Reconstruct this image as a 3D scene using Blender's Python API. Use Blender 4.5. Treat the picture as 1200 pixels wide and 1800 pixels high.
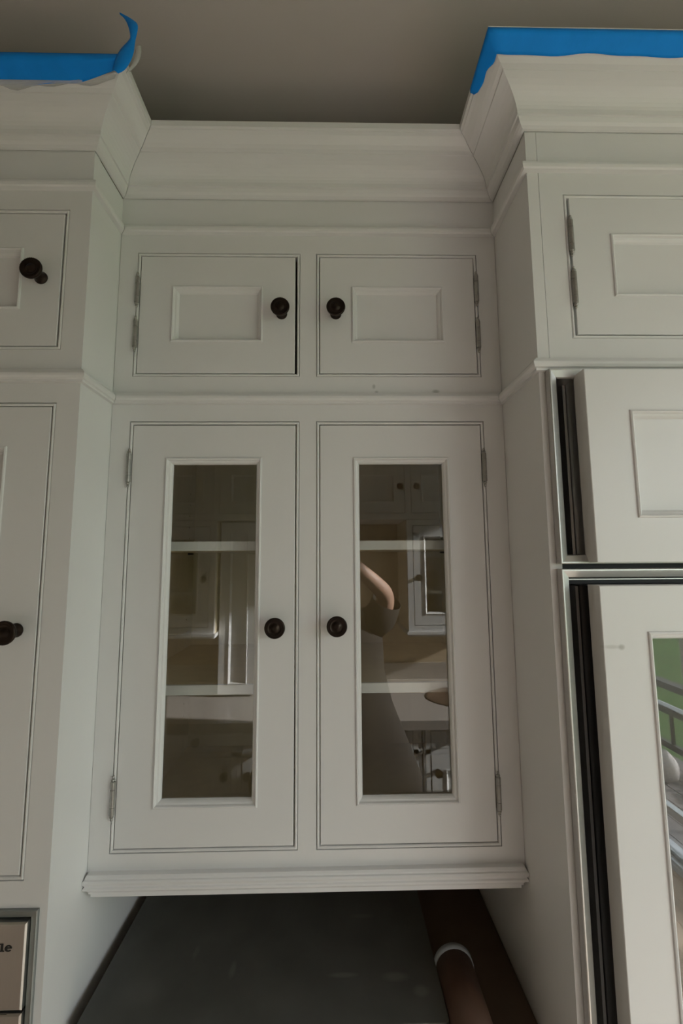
import bpy, bmesh, math, random
from mathutils import Vector, Matrix

random.seed(7)
scene = bpy.context.scene
for ob in list(bpy.data.objects):
    bpy.data.objects.remove(ob, do_unlink=True)

# ------------------------------------------------------------------ camera
PITCH, YAW, ROLL = 0.10767, 0.01892, -0.0066
cp, sp, cy_, sy_ = math.cos(PITCH), math.sin(PITCH), math.cos(YAW), math.sin(YAW)
fwd = Vector((sy_ * cp, cy_ * cp, sp))
right = Vector((cy_, -sy_, 0))
up = right.cross(fwd)
cr, sr = math.cos(ROLL), math.sin(ROLL)
r2 = right * cr + up * sr
u2 = up * cr - right * sr
CAM = Vector((0.42682, -0.79196, 1.67))
cam_data = bpy.data.cameras.new('camera')
cam = bpy.data.objects.new('camera', cam_data)
scene.collection.objects.link(cam)
m = Matrix.Identity(4)
for i in range(3):
    m[i][0], m[i][1], m[i][2], m[i][3] = r2[i], u2[i], -fwd[i], CAM[i]
cam.matrix_world = m
cam_data.sensor_fit = 'HORIZONTAL'
cam_data.sensor_width = 36.0
cam_data.lens = 737.77 / 1200 * 36.0
cam_data.clip_start = 0.01
scene.camera = cam

# ------------------------------------------------------------------ world, daylight, exposure
world = bpy.data.worlds.new('overcast_sky')
scene.world = world
world.use_nodes = True
wn = world.node_tree.nodes
wn['Background'].inputs[0].default_value = (0.90, 0.96, 1.0, 1)
wn['Background'].inputs[1].default_value = 4.0

# daylight coming through the glazed door in the right wall: sampling portal only
pl = bpy.data.lights.new('glazed_door_daylight_offscreen', 'AREA')
pl.shape = 'RECTANGLE'; pl.size = 2.4; pl.size_y = 2.5
pl.cycles.is_portal = True
po = bpy.data.objects.new('glazed_door_daylight_offscreen', pl)
po.location = (2.44, -1.75, 1.23)
po.rotation_euler = (0, math.radians(90), 0)
scene.collection.objects.link(po)

# afternoon sun that falls through the glazed door onto the aisle floor
sl = bpy.data.lights.new('sun_offscreen', 'SUN'); sl.energy = 21.0; sl.angle = math.radians(2.0); sl.color = (1.0, 0.975, 0.96)
so = bpy.data.objects.new('sun_offscreen', sl); scene.collection.objects.link(so)
so.rotation_euler = Vector((-0.88, -0.12, -0.37)).to_track_quat('-Z', 'Y').to_euler()
so.location = (6, 0, 6)

vs = scene.view_settings
vs.view_transform = 'Standard'
vs.look = 'None'
vs.gamma = 1.0
vs.use_curve_mapping = False
vs.exposure = 0.2

# ------------------------------------------------------------------ materials
def new_mat(name):
    mt = bpy.data.materials.new(name)
    mt.use_nodes = True
    return mt, mt.node_tree.nodes, mt.node_tree.links

def pmat(name, col, rough=0.5, metal=0.0, var=0.05, scale=6.0, bump=0.0, bscale=60.0, spec=0.5, spots=(), spot_col=(0.3, 0.3, 0.28), stretch=(1, 1, 1)):
    mt, n, l = new_mat(name)
    b = n['Principled BSDF']
    b.inputs['Roughness'].default_value = rough
    b.inputs['Metallic'].default_value = metal
    b.inputs['Specular IOR Level'].default_value = spec
    tc = n.new('ShaderNodeTexCoord')
    mp = n.new('ShaderNodeMapping'); mp.inputs['Scale'].default_value = stretch
    l.new(tc.outputs['Object'], mp.inputs['Vector'])
    nz = n.new('ShaderNodeTexNoise'); nz.inputs['Scale'].default_value = scale; nz.inputs['Detail'].default_value = 4
    l.new(mp.outputs[0], nz.inputs['Vector'])
    mix = n.new('ShaderNodeMix'); mix.data_type = 'RGBA'
    a = [max(0, c * (1 - var)) for c in col]; c2 = [min(1, c * (1 + var)) for c in col]
    mix.inputs[6].default_value = (*a, 1); mix.inputs[7].default_value = (*c2, 1)
    l.new(nz.outputs['Fac'], mix.inputs[0])
    out = mix.outputs[2]
    for (c, rad, amt) in spots:
        sub = n.new('ShaderNodeVectorMath'); sub.operation = 'SUBTRACT'
        l.new(tc.outputs['Object'], sub.inputs[0]); sub.inputs[1].default_value = c
        dv = n.new('ShaderNodeVectorMath'); dv.operation = 'DIVIDE'
        l.new(sub.outputs[0], dv.inputs[0]); dv.inputs[1].default_value = rad
        ln = n.new('ShaderNodeVectorMath'); ln.operation = 'LENGTH'
        l.new(dv.outputs[0], ln.inputs[0])
        mr = n.new('ShaderNodeMapRange')
        mr.inputs['From Min'].default_value = 0.4; mr.inputs['From Max'].default_value = 1.0
        mr.inputs['To Min'].default_value = amt; mr.inputs['To Max'].default_value = 0.0
        l.new(ln.outputs['Value'], mr.inputs['Value'])
        mx = n.new('ShaderNodeMix'); mx.data_type = 'RGBA'
        l.new(mr.outputs[0], mx.inputs[0]); l.new(out, mx.inputs[6]); mx.inputs[7].default_value = (*spot_col, 1)
        out = mx.outputs[2]
    l.new(out, b.inputs['Base Color'])
    if bump > 0:
        nb = n.new('ShaderNodeTexNoise'); nb.inputs['Scale'].default_value = bscale; nb.inputs['Detail'].default_value = 5
        l.new(mp.outputs[0], nb.inputs['Vector'])
        bp = n.new('ShaderNodeBump'); bp.inputs['Strength'].default_value = bump; bp.inputs['Distance'].default_value = 0.002
        l.new(nb.outputs['Fac'], bp.inputs['Height']); l.new(bp.outputs[0], b.inputs['Normal'])
    return mt

def glass_mat(name, tint=(0.985, 0.995, 0.985)):
    mt, n, l = new_mat(name)
    for x in list(n):
        if x.type != 'OUTPUT_MATERIAL': n.remove(x)
    out = [x for x in n if x.type == 'OUTPUT_MATERIAL'][0]
    tr = n.new('ShaderNodeBsdfTransparent'); tr.inputs[0].default_value = (*tint, 1)
    gl = n.new('ShaderNodeBsdfGlossy'); gl.inputs['Roughness'].default_value = 0.0
    geo = n.new('ShaderNodeNewGeometry')
    mr = n.new('ShaderNodeMapRange'); mr.inputs['To Min'].default_value = 1.8; mr.inputs['To Max'].default_value = 1 / 1.8
    l.new(geo.outputs['Backfacing'], mr.inputs['Value'])
    fr = n.new('ShaderNodeFresnel'); l.new(mr.outputs[0], fr.inputs['IOR'])
    mx = n.new('ShaderNodeMixShader')
    l.new(fr.outputs[0], mx.inputs[0]); l.new(tr.outputs[0], mx.inputs[1]); l.new(gl.outputs[0], mx.inputs[2])
    l.new(mx.outputs[0], out.inputs['Surface'])
    return mt

def film_mat(name, col, alpha):
    mt, n, l = new_mat(name)
    b = n['Principled BSDF']
    b.inputs['Base Color'].default_value = (*col, 1); b.inputs['Roughness'].default_value = 0.35
    nz = n.new('ShaderNodeTexNoise'); nz.inputs['Scale'].default_value = 40
    mr = n.new('ShaderNodeMapRange'); mr.inputs['To Min'].default_value = alpha - 0.12; mr.inputs['To Max'].default_value = alpha + 0.12
    l.new(nz.outputs['Fac'], mr.inputs['Value']); l.new(mr.outputs[0], b.inputs['Alpha'])
    return mt

M = {}
M['paint'] = pmat('cabinet_white_paint', (0.77, 0.762, 0.76), 0.38, var=0.025, scale=3.5, bump=0.03, bscale=90,
                  spots=[((0.507, 0.0, 2.003), (0.004, 0.02, 0.006), 0.5), ((0.512, -0.008, 1.992), (0.005, 0.02, 0.004), 0.5), ((0.629, 0.0, 1.993), (0.009, 0.02, 0.005), 0.6)],
                  spot_col=(0.28, 0.29, 0.27))
M['fridge_paint'] = pmat('refrigerator_panel_paint', (0.77, 0.762, 0.76), 0.36, var=0.025, scale=3.5, bump=0.03, bscale=90,
                  spots=[((0.838, -0.181, 1.5395), (0.006, 0.02, 0.005), 0.55), ((0.824, -0.181, 1.5400), (0.016, 0.02, 0.0035), 0.3)],
                  spot_col=(0.33, 0.31, 0.27))
M['interior'] = pmat('cabinet_interior_maple', (0.80, 0.69, 0.50), 0.5, var=0.10, scale=5, stretch=(6, 6, 0.6))
M['shelf_edge'] = pmat('shelf_white_edge', (0.80, 0.79, 0.77), 0.4, var=0.02)
M['bronze'] = pmat('oil_rubbed_bronze', (0.030, 0.020, 0.015), 0.33, metal=0.75, var=0.35, scale=60)
M['pewter'] = pmat('antique_pewter_hinge', (0.37, 0.36, 0.34), 0.40, metal=0.9, var=0.3, scale=150)
M['steel'] = pmat('brushed_stainless_steel', (0.58, 0.58, 0.57), 0.40, metal=1.0, var=0.05, scale=8, stretch=(1, 1, 40))
M['oven_steel'] = pmat('oven_stainless_steel', (0.50, 0.48, 0.465), 0.38, metal=1.0, var=0.05, scale=10, stretch=(40, 1, 1))
M['trim_steel'] = pmat('oven_trim_grey_steel', (0.30, 0.315, 0.31), 0.45, metal=0.6, var=0.05, scale=10)
M['black'] = pmat('black_plastic', (0.012, 0.011, 0.011), 0.35, var=0.2)
M['lettering'] = pmat('black_lettering', (0.006, 0.006, 0.006), 0.5)
M['tape'] = pmat('blue_masking_tape', (0.006, 0.28, 0.92), 0.6, var=0.12, scale=25, bump=0.25, bscale=160, spec=0.2)
M['film'] = film_mat('translucent_masking_film', (0.75, 0.75, 0.75), 0.45)
M['ceiling'] = pmat('ceiling_paint', (0.57, 0.525, 0.50), 0.75, var=0.03, scale=3, bump=0.05, bscale=200)
M['wall'] = pmat('tan_wall_paint', (0.55, 0.43, 0.29), 0.8, var=0.04, scale=4)
M['wall_light'] = pmat('pale_wall_paint', (0.60, 0.55, 0.48), 0.8, var=0.03, scale=4)
M['wall_warm'] = pmat('warm_wall_paint', (0.80, 0.67, 0.53), 0.8, var=0.03, scale=4)
M['slab'] = pmat('dark_stone_slab', (0.09, 0.09, 0.083), 0.5, var=0.35, scale=14, bump=0.03, spot_col=(0.26, 0.25, 0.23),
                 spots=[((0.44, 0.02, 0.948), (0.030, 0.006, 0.02), 0.35), ((0.53, 0.015, 0.948), (0.028, 0.010, 0.02), 0.3), ((0.57, -0.01, 0.948), (0.016, 0.012, 0.02), 0.3),
                        ((0.245, 0.035, 0.948), (0.007, 0.020, 0.02), 0.25), ((0.10, 0.0, 0.948), (0.05, 0.03, 0.02), 0.12), ((0.48, 0.14, 0.948), (0.03, 0.006, 0.02), 0.2), ((0.17, 0.07, 0.948), (0.006, 0.016, 0.02), 0.18)])
M['substrate'] = pmat('dark_plywood', (0.11, 0.075, 0.05), 0.8, var=0.3, scale=10)
M['tube'] = pmat('brown_cardboard_tube', (0.10, 0.052, 0.034), 0.6, var=0.2, scale=20)
M['tube_ring'] = pmat('grey_blue_tape_ring', (0.40, 0.43, 0.47), 0.5)
M['glass'] = glass_mat('clear_glass')
M['counter'] = pmat('pale_granite', (0.40, 0.36, 0.33), 0.25, var=0.25, scale=90)
M['sink'] = pmat('copper_sink', (0.10, 0.06, 0.035), 0.4, metal=0.5)
M['floor'] = pmat('wood_floor', (0.48, 0.385, 0.30), 0.45, var=0.25, scale=4, stretch=(1, 8, 1))
M['plank2'] = pmat('wood_floor_darker', (0.42, 0.335, 0.26), 0.45, var=0.25, scale=4, stretch=(1, 8, 1))
M['skin'] = pmat('skin', (0.50, 0.30, 0.215), 0.5)
M['cloth'] = pmat('dark_brown_cloth', (0.030, 0.024, 0.019), 0.9, var=0.3, scale=60)
M['trousers'] = pmat('dark_grey_cloth', (0.035, 0.035, 0.04), 0.9)
M['hair'] = pmat('brown_hair', (0.05, 0.03, 0.018), 0.6)
M['lawn'] = pmat('lawn_green', (0.075, 0.135, 0.035), 0.9, var=0.45, scale=1.2, bump=0.4, bscale=30)
M['rail'] = pmat('dark_deck_railing', (0.035, 0.028, 0.027), 0.45, var=0.2)
M['deck'] = pmat('grey_deck_board', (0.17, 0.155, 0.155), 0.7, var=0.25, scale=12)
M['rock'] = pmat('pale_rock', (0.40, 0.37, 0.36), 0.8, var=0.35, scale=9, bump=0.5, bscale=12)
M['sill'] = pmat('aluminium_door_track', (0.52, 0.55, 0.58), 0.35, metal=0.6)
M['red_leaf'] = pmat('dark_red_leaf', (0.10, 0.025, 0.02), 0.7, var=0.3)

# ------------------------------------------------------------------ helpers
C = scene.collection

def mesh_obj(name, verts, faces, mat, parent=None, smooth=False, loc=None):
    me = bpy.data.meshes.new(name)
    me.from_pydata([tuple(v) for v in verts], [], faces)
    me.materials.append(M[mat] if isinstance(mat, str) else mat)
    bm = bmesh.new(); bm.from_mesh(me)
    bmesh.ops.recalc_face_normals(bm, faces=bm.faces)
    bm.to_mesh(me); bm.free()
    if smooth:
        for p in me.polygons: p.use_smooth = True
    return link(name, me, parent, loc)

def link(name, me, parent=None, loc=None):
    ob = bpy.data.objects.new(name, me)
    C.objects.link(ob)
    if loc: ob.location = loc
    if parent is not None:
        ob.parent = parent
        ob.matrix_parent_inverse = world_of(parent).inverted()
    return ob

def world_of(o):
    mm = Matrix.LocRotScale(o.location, o.rotation_euler, o.scale)
    if o.parent: return world_of(o.parent) @ o.matrix_parent_inverse @ mm
    return mm

def thing(name, label, cat, loc, group=None):
    e = bpy.data.objects.new(name, None)
    e.empty_display_size = 0.05
    C.objects.link(e); e.location = loc
    return tag(e, label, cat, group)

def tag(o, label, cat, group=None):
    o['label'] = label; o['category'] = cat
    if group: o['group'] = group
    return o

def struct(o):
    o['kind'] = 'structure'
    return o

class Geo:
    def __init__(s): s.v = []; s.f = []
    def add(s, v, f):
        b = len(s.v); s.v += [tuple(x) for x in v]; s.f += [[i + b for i in q] for q in f]; return s
    def box(s, x0, x1, y0, y1, z0, z1):
        v = [(x, y, z) for x in (x0, x1) for y in (y0, y1) for z in (z0, z1)]
        return s.add(v, [(0, 1, 3, 2), (4, 6, 7, 5), (0, 4, 5, 1), (2, 3, 7, 6), (0, 2, 6, 4), (1, 5, 7, 3)])
    def ring(s, x0, x1, z0, z1, prof, closed=True):
        n = len(prof); v = []
        for (i, y) in prof:
            v += [(x0 + i, y, z0 + i), (x1 - i, y, z0 + i), (x1 - i, y, z1 - i), (x0 + i, y, z1 - i)]
        f = []
        for k in range(n if closed else n - 1):
            a, b = k * 4, ((k + 1) % n) * 4
            for j in range(4):
                j2 = (j + 1) % 4
                f.append((a + j, a + j2, b + j2, b + j))
        return s.add(v, f)
    def build(s, name, mat, parent=None, smooth=False, loc=None):
        return mesh_obj(name, s.v, s.f, mat, parent, smooth, loc)

def lathe(prof, seg=32, axis='Z', rim=None):
    """prof: list of (h, r) along the axis; rim: index of a profile row whose height alternates (beading)"""
    v = []; f = []
    for k, (h, r) in enumerate(prof):
        for i in range(seg):
            a = 2 * math.pi * i / seg
            hh = h + (0.0011 if rim is not None and k in rim and i % 2 else 0)
            c, s_ = r * math.cos(a), r * math.sin(a)
            v.append((c, s_, hh) if axis == 'Z' else (c, -hh, s_))
    n = len(prof)
    for k in range(n - 1):
        for i in range(seg):
            j = (i + 1) % seg
            f.append((k * seg + i, k * seg + j, (k + 1) * seg + j, (k + 1) * seg + i))
    f.append(tuple(range(seg))); f.append(tuple((n - 1) * seg + i for i in range(seg)))
    return v, f

def sweep(path, prof, i0, i1, gap=0.0005):
    """sweep a closed profile of (out, z) along path[i0..i1] with mitred corners; 'out' is to the right of travel"""
    secs = []
    for k in range(i0, i1 + 1):
        p = Vector(path[k])
        ns = []
        if k > 0: d = (Vector(path[k]) - Vector(path[k - 1])).normalized(); ns.append(Vector((d.y, -d.x)))
        if k < len(path) - 1: d = (Vector(path[k + 1]) - Vector(path[k])).normalized(); ns.append(Vector((d.y, -d.x)))
        mv = ns[0] if len(ns) == 1 else (ns[0] + ns[1]) / (1 + ns[0].dot(ns[1]))
        sh = Vector((0, 0))                # hairline joint where two lengths of moulding meet
        if len(ns) == 2 and i0 > 0 and k == i0: sh = (Vector(path[k + 1]) - p).normalized() * gap
        if len(ns) == 2 and i1 < len(path) - 1 and k == i1: sh = (Vector(path[k - 1]) - p).normalized() * gap
        secs.append([(p.x + mv.x * o + sh.x, p.y + mv.y * o + sh.y, z) for (o, z) in prof])
    n = len(prof); v = [q for s in secs for q in s]; f = []
    for k in range(len(secs) - 1):
        for j in range(n):
            j2 = (j + 1) % n
            f.append((k * n + j, k * n + j2, (k + 1) * n + j2, (k + 1) * n + j))
    f.append(tuple(range(n))); f.append(tuple((len(secs) - 1) * n + j for j in range(n)))
    return Geo().add(v, f)

# ------------------------------------------------------------------ room shell
YL, YR = -0.1014, -0.1457          # front planes of the left tower and of the refrigerator run
BACK = 0.46
CEIL = 2.62
fl = struct(Geo().box(-1.15, 2.4, -3.5, BACK + 0.1, -0.05, -0.004).build('floor', 'plank2'))
k = 0
for ix in range(40):                # floor boards running front to back
    x0 = -1.05 + ix * 0.105
    if x0 > 2.24: break
    y = -3.4 + random.random() * -0.6
    while y < BACK:
        L = 1.1 + random.random() * 0.9
        a, b = max(y, -3.4), min(y + L, BACK)
        if b - a > 0.05 and k < 290:
            Geo().box(x0 + 0.001, x0 + 0.104, a + 0.001, b - 0.001, -0.006, 0.0).build('floor_board', random.choice(['floor', 'plank2']), fl); k += 1
        y += L
struct(Geo().box(-1.15, 2.4, -3.5, BACK + 0.1, CEIL, CEIL + 0.08).build('ceiling', 'ceiling'))
struct(Geo().box(-1.15, 2.4, BACK, BACK + 0.1, 0, CEIL).build('wall_back', 'wall_light'))
struct(Geo().box(-1.15, -1.05, -1.78, BACK, 0, CEIL).build('wall_left', 'wall_warm'))
struct(Geo().box(-1.15, 2.3, -3.5, -3.4, 0, CEIL).build('wall_front', 'wall_warm'))
struct(Geo().box(-1.15, 1.45, -1.88, -1.78, 0, CEIL).build('wall_partition', 'wall'))
g = Geo()
OY0, OY1, OZ = -3.0, -0.50, 2.46
g.box(2.3, 2.4, -3.5, OY0, 0, CEIL); g.box(2.3, 2.4, OY1, BACK, 0, CEIL); g.box(2.3, 2.4, OY0, OY1, OZ, CEIL)
struct(g.build('wall_right', 'wall_light'))
dr = bpy.data.objects.new('door_1', None); C.objects.link(dr); dr.location = (2.35, (OY0 + OY1) / 2, 0); struct(dr)
dr['label'] = 'glazed sliding door in the right wall looking onto the deck'
g = Geo()
for (a, b) in ((OY0, OY0 + 0.06), (-1.88, -1.82), (OY1 - 0.06, OY1)): g.box(2.32, 2.38, a, b, 0.0, OZ)
g.box(2.32, 2.38, OY0, OY1, OZ - 0.06, OZ); g.build('door_frame', 'sill', dr)
g = Geo(); g.box(2.23, 2.38, OY0, OY1, 0.0, 0.025); g.box(2.285, 2.31, OY0, OY1, 0.025, 0.05); g.box(2.24, 2.255, OY0, OY1, 0.025, 0.04)
g.build('door_track', 'sill', dr)
Geo().box(2.33, 2.37, OY0 + 0.06, OY1 - 0.06, 0.20, 0.245).build('cross_bar', 'sill', dr)
for (a, b) in ((OY0 + 0.06, -1.88), (-1.82, OY1 - 0.06)):
    Geo().box(2.346, 2.352, a, b, 0.05, OZ - 0.06).build('pane', 'glass', dr)

# ------------------------------------------------------------------ shared hardware
kv, kf = lathe([(0, 0.0112), (0.0022, 0.0112), (0.0035, 0.0100), (0.0055, 0.0092), (0.011, 0.0080), (0.0155, 0.0084),
                (0.019, 0.0118), (0.0215, 0.0160), (0.0235, 0.0180), (0.0258, 0.0185), (0.0275, 0.0176), (0.0280, 0.0160),
                (0.0272, 0.0148), (0.0285, 0.0132), (0.0270, 0.0112), (0.0262, 0.0090), (0.0275, 0.0072), (0.0292, 0.0050), (0.0298, 0.0020)],
               72, 'Y', rim=(10, 11))
def knob_mesh(name, mat):
    me = bpy.data.meshes.new(name); me.from_pydata(kv, [], kf); me.materials.append(M[mat])
    bm = bmesh.new(); bm.from_mesh(me); bmesh.ops.recalc_face_normals(bm, faces=bm.faces); bm.to_mesh(me); bm.free()
    for p in me.polygons: p.use_smooth = True
    return me
KNOB = knob_mesh('knob', 'bronze')
hp = [(0, 0.0006), (0.0012, 0.0020), (0.0030, 0.0026), (0.0048, 0.0018), (0.0058, 0.0030), (0.0078, 0.0036), (0.0095, 0.0026), (0.0105, 0.0038)]
body = []
for i, (a, b) in enumerate(((0.0105, 0.0225), (0.0235, 0.0515), (0.0525, 0.0645))):
    body += [(a, 0.0043), (b, 0.0043), (b + 0.0003, 0.0036), (b + 0.0007, 0.0036)]
hp2 = hp + body + [(0.075 - h, r) for (h, r) in reversed(hp)]
hv, hf = lathe(hp2, 16, 'Z')
# the two leaf edges that run from the barrel into the joint
gl_ = Geo().add(hv, hf); gl_.box(-0.0030, 0.0030, 0.0, 0.016, 0.0105, 0.0645)
HINGE = bpy.data.meshes.new('hinge'); HINGE.from_pydata(gl_.v, [], gl_.f); HINGE.materials.append(M['pewter'])
bm = bmesh.new(); bm.from_mesh(HINGE); bmesh.ops.recalc_face_normals(bm, faces=bm.faces); bm.to_mesh(HINGE); bm.free()

def arc(cx, cyy, r, a0, a1, n):
    return [(cx + r * math.cos(math.radians(a0 + (a1 - a0) * i / n)), cyy + r * math.sin(math.radians(a0 + (a1 - a0) * i / n))) for i in range(n + 1)]

def opening_bead(parent, x0, x1, z0, z1, y):
    """half-round bead worked around a door opening, with a fine quirk beside it"""
    w = 0.0058; q = 0.0009; r = (w - q) / 2
    prof = [(q, y + 0.016), (q, y + r)] + [(q + r - r * math.cos(math.radians(a)), y + r - 0.0006 - r * math.sin(math.radians(a))) for a in range(15, 180, 30)] + [(w, y + r), (w, y + 0.016)]
    return Geo().ring(x0, x1, z0, z1, prof).build('opening_bead', 'paint', parent)

def face_frame(parent, xs, zs, openings, y, th=0.018):
    """boxes filling xs x zs except the openings (list of x0,x1), which share zs inner rails"""
    X0, X1 = xs; (Z0, za, zb, Z1) = zs
    g = Geo()
    g.box(X0, X1, y, y + th, Z0, za); g.box(X0, X1, y, y + th, zb, Z1)
    cur = X0
    for (a, b) in openings:
        g.box(cur, a, y, y + th, za, zb); cur = b
    g.box(cur, X1, y, y + th, za, zb)
    return g.build('face_frame', 'paint', parent)

MOULD = [(0.0, 0.012), (0.0, 0.0004), (0.0008, -0.0022), (0.0028, -0.0030), (0.0045, -0.0018), (0.0052, 0.0008), (0.0058, 0.0020),
         (0.0085, 0.0030), (0.0105, 0.0056), (0.0118, 0.0092), (0.0118, 0.012)]

def door(parent, x0, x1, z0, z1, y, glass=False, stile=0.0635, knob=None, hinge=None, mat='paint', name='door', th=0.02, hz=()):
    """y: front plane.  hinge: x of the hinge barrel; hz: bottoms of barrels"""
    b = 0.0008
    s = stile
    prof = [(0.0, y + th), (0.0, y + b), (b, y), (s, y), (s, y + th)]
    d = Geo().ring(x0, x1, z0, z1, prof).build(name, mat, parent)
    mo = Geo().ring(x0 + s, x1 - s, z0 + s, z1 - s, [(i, y + yy) for (i, yy) in MOULD]).build('glazing_bead' if glass else 'panel_moulding', mat, d)
    i = s + 0.0100
    if glass:
        Geo().box(x0 + i, x1 - i, y + 0.0124, y + 0.0154, z0 + i, z1 - i).build('glass_pane', 'glass', d)
    else:
        Geo().box(x0 + s + 0.004, x1 - s - 0.004, y + 0.0092, y + 0.0165, z0 + s + 0.004, z1 - s - 0.004).build('panel', mat, d)
    if knob: link('knob', KNOB, d, (knob[0], y, knob[1]))
    if hinge:
        for hzz in hz: link('hinge', HINGE, d, (hinge, y - 0.0032, hzz))
    return d

# ------------------------------------------------------------------ moulding profiles
PATH = [(-0.80, YL), (0.0, YL), (0.0, 0.0), (0.76, 0.0), (0.76, YR), (1.40, YR)]
ZCB = 2.4005
cr_in = [(0.0012, 0.0), (0.0052, 0.0002), (0.0100, 0.0018), (0.0140, 0.0050), (0.0165, 0.0098), (0.0172, 0.0118), (0.0200, 0.0122), (0.0204, 0.0152)]
for i in range(1, 9):               # cove
    t = i / 8; a = math.radians(90 * t)
    cr_in.append((0.0204 + 0.0350 * (1 - math.cos(a * 0.78)) / (1 - math.cos(math.radians(90 * 0.78))), 0.0152 + 0.0300 * math.sin(a * 0.78) / math.sin(math.radians(90 * 0.78))))
cr_in += [(0.0575, 0.0458), (0.0580, 0.0478), (0.0650, 0.0488), (0.0715, 0.0515), (0.0775, 0.0555), (0.0835, 0.0588), (0.0888, 0.0602), (0.0892, 0.0622), (0.0935, 0.0628), (0.0940, 0.0735)]
CROWN = [(o, ZCB + u) for (o, u) in cr_in] + [(0.0012, ZCB + 0.0735)]
BEAD_T = [(0.0, 2.3222), (0.0085, 2.3224), (0.0112, 2.3240), (0.0122, 2.3285), (0.0118, 2.3325), (0.0090, 2.3358), (0.0060, 2.3366), (0.0055, 2.3385), (0.0, 2.3385)]
BEAD_M = [(0.0, 1.9665), (0.0065, 1.9667), (0.0070, 1.9700), (0.0105, 1.9712), (0.0128, 1.9750), (0.0130, 1.9790), (0.0105, 1.9835), (0.0070, 1.9852), (0.0062, 1.9878), (0.0, 1.9880)]
SEGS = {'L': (0, 2), 'C': (2, 3), 'R': (3, 5)}
def mould(parent, which, name, prof):
    return sweep(PATH, prof, *SEGS[which]).build(name, 'paint', parent)

ZT0, ZT1 = 1.9885, 2.3222           # small cupboard face
ZB = 2.3385

# ------------------------------------------------------------------ centre: small cupboard with crown
t = thing('wall_cupboard', 'small white two-door cupboard in the recess above the glass-front cabinet, under the crown moulding', 'cupboard', (0.38, 0.2, ZT0))
opn = [(0.0358, 0.3616), (0.3938, 0.7204)]
face_frame(t, (0.0008, 0.7592), (ZT0 - 0.010, 2.0230, 2.2832, ZB - 0.006), opn, 0.0)
for (a, b) in opn: opening_bead(t, a, b, 2.0230, 2.2832, 0.0)
door(t, 0.0432, 0.3515, 2.0305, 2.2758, 0.0006, knob=(0.3250, 2.1535), hinge=0.0385, hz=(2.1643, 2.0720))
door(t, 0.4012, 0.7132, 2.0305, 2.2758, 0.0006, knob=(0.4330, 2.1538), hinge=0.7172, hz=(2.1700, 2.0725))
g = Geo()
g.box(0.0, 0.018, 0.018, BACK - 0.002, ZT0, 2.40); g.box(0.742, 0.76, 0.018, BACK - 0.002, ZT0, 2.40)
g.box(0.018, 0.742, 0.018, BACK - 0.002, 2.382, 2.40); g.box(0.018, 0.742, 0.018, BACK - 0.002, ZT0, ZT0 + 0.018); g.box(0.018, 0.742, BACK - 0.012, BACK - 0.002, ZT0 + 0.018, 2.382)
g.build('carcass', 'interior', t)
Geo().box(0.0, 0.76, 0.0, 0.018, ZB - 0.006, ZCB + 0.06).build('frieze_board', 'paint', t)
mould(t, 'C', 'bead_moulding', BEAD_T)
mould(t, 'C', 'crown_moulding', CROWN)

# ------------------------------------------------------------------ centre: glass-front cabinet
t = thing('glass_cabinet', 'white wall cabinet with two glass doors and shelves, hung between oven tower and refrigerator', 'cabinet', (0.38, 0.2, 1.10))
ZG0, ZG1 = 1.1335, 1.9785
opn = [(0.0360, 0.3616), (0.3938, 0.7206)]
face_frame(t, (0.0006, 0.7594), (ZG0 - 0.02, 1.1625, 1.9328, ZG1), opn, 0.0)
for (a, b) in opn: opening_bead(t, a, b, 1.1625, 1.9328, 0.0)
door(t, 0.0432, 0.3538, 1.1700, 1.9252, 0.0006, glass=True, knob=(0.3210, 1.5452), hinge=0.0385, hz=(1.8040, 1.2165))
door(t, 0.4012, 0.7134, 1.1700, 1.9252, 0.0006, glass=True, knob=(0.4318, 1.5470), hinge=0.7175, hz=(1.8035, 1.2140))
g = Geo()
PEG_Y = (0.11, 0.405)
for (a, b) in ((0.0, 0.018), (0.742, 0.76)):
    for (ya, yb) in ((0.018, PEG_Y[0] - 0.012), (PEG_Y[0] + 0.012, PEG_Y[1] - 0.012), (PEG_Y[1] + 0.012, BACK - 0.002)):
        g.box(a, b, ya, yb, ZG0 - 0.02, 1.978)
g.box(0.018, 0.742, 0.018, BACK - 0.002, 1.960, 1.978); g.box(0.018, 0.742, 0.018, BACK - 0.002, ZG0 - 0.002, ZG0 + 0.016); g.box(0.018, 0.742, BACK - 0.012, BACK - 0.002, ZG0 + 0.016, 1.96)
g.build('carcass', 'interior', t)
for zz in (1.6848, 1.4068):
    s = Geo().box(0.019, 0.741, 0.065, 0.445, zz, zz + 0.0185).build('shelf', 'interior', t)
    Geo().box(0.019, 0.741, 0.058, 0.065, zz, zz + 0.0185).build('shelf_edge', 'shelf_edge', s)
    for px in (0.018, 0.742):
        for py in (0.11, 0.405):
            sgn = 1 if px < 0.3 else -1
            Geo().box(min(px, px + sgn * 0.012), max(px, px + sgn * 0.012), py - 0.006, py + 0.006, zz - 0.005, zz).build('shelf_pin', 'bronze', s)
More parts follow.
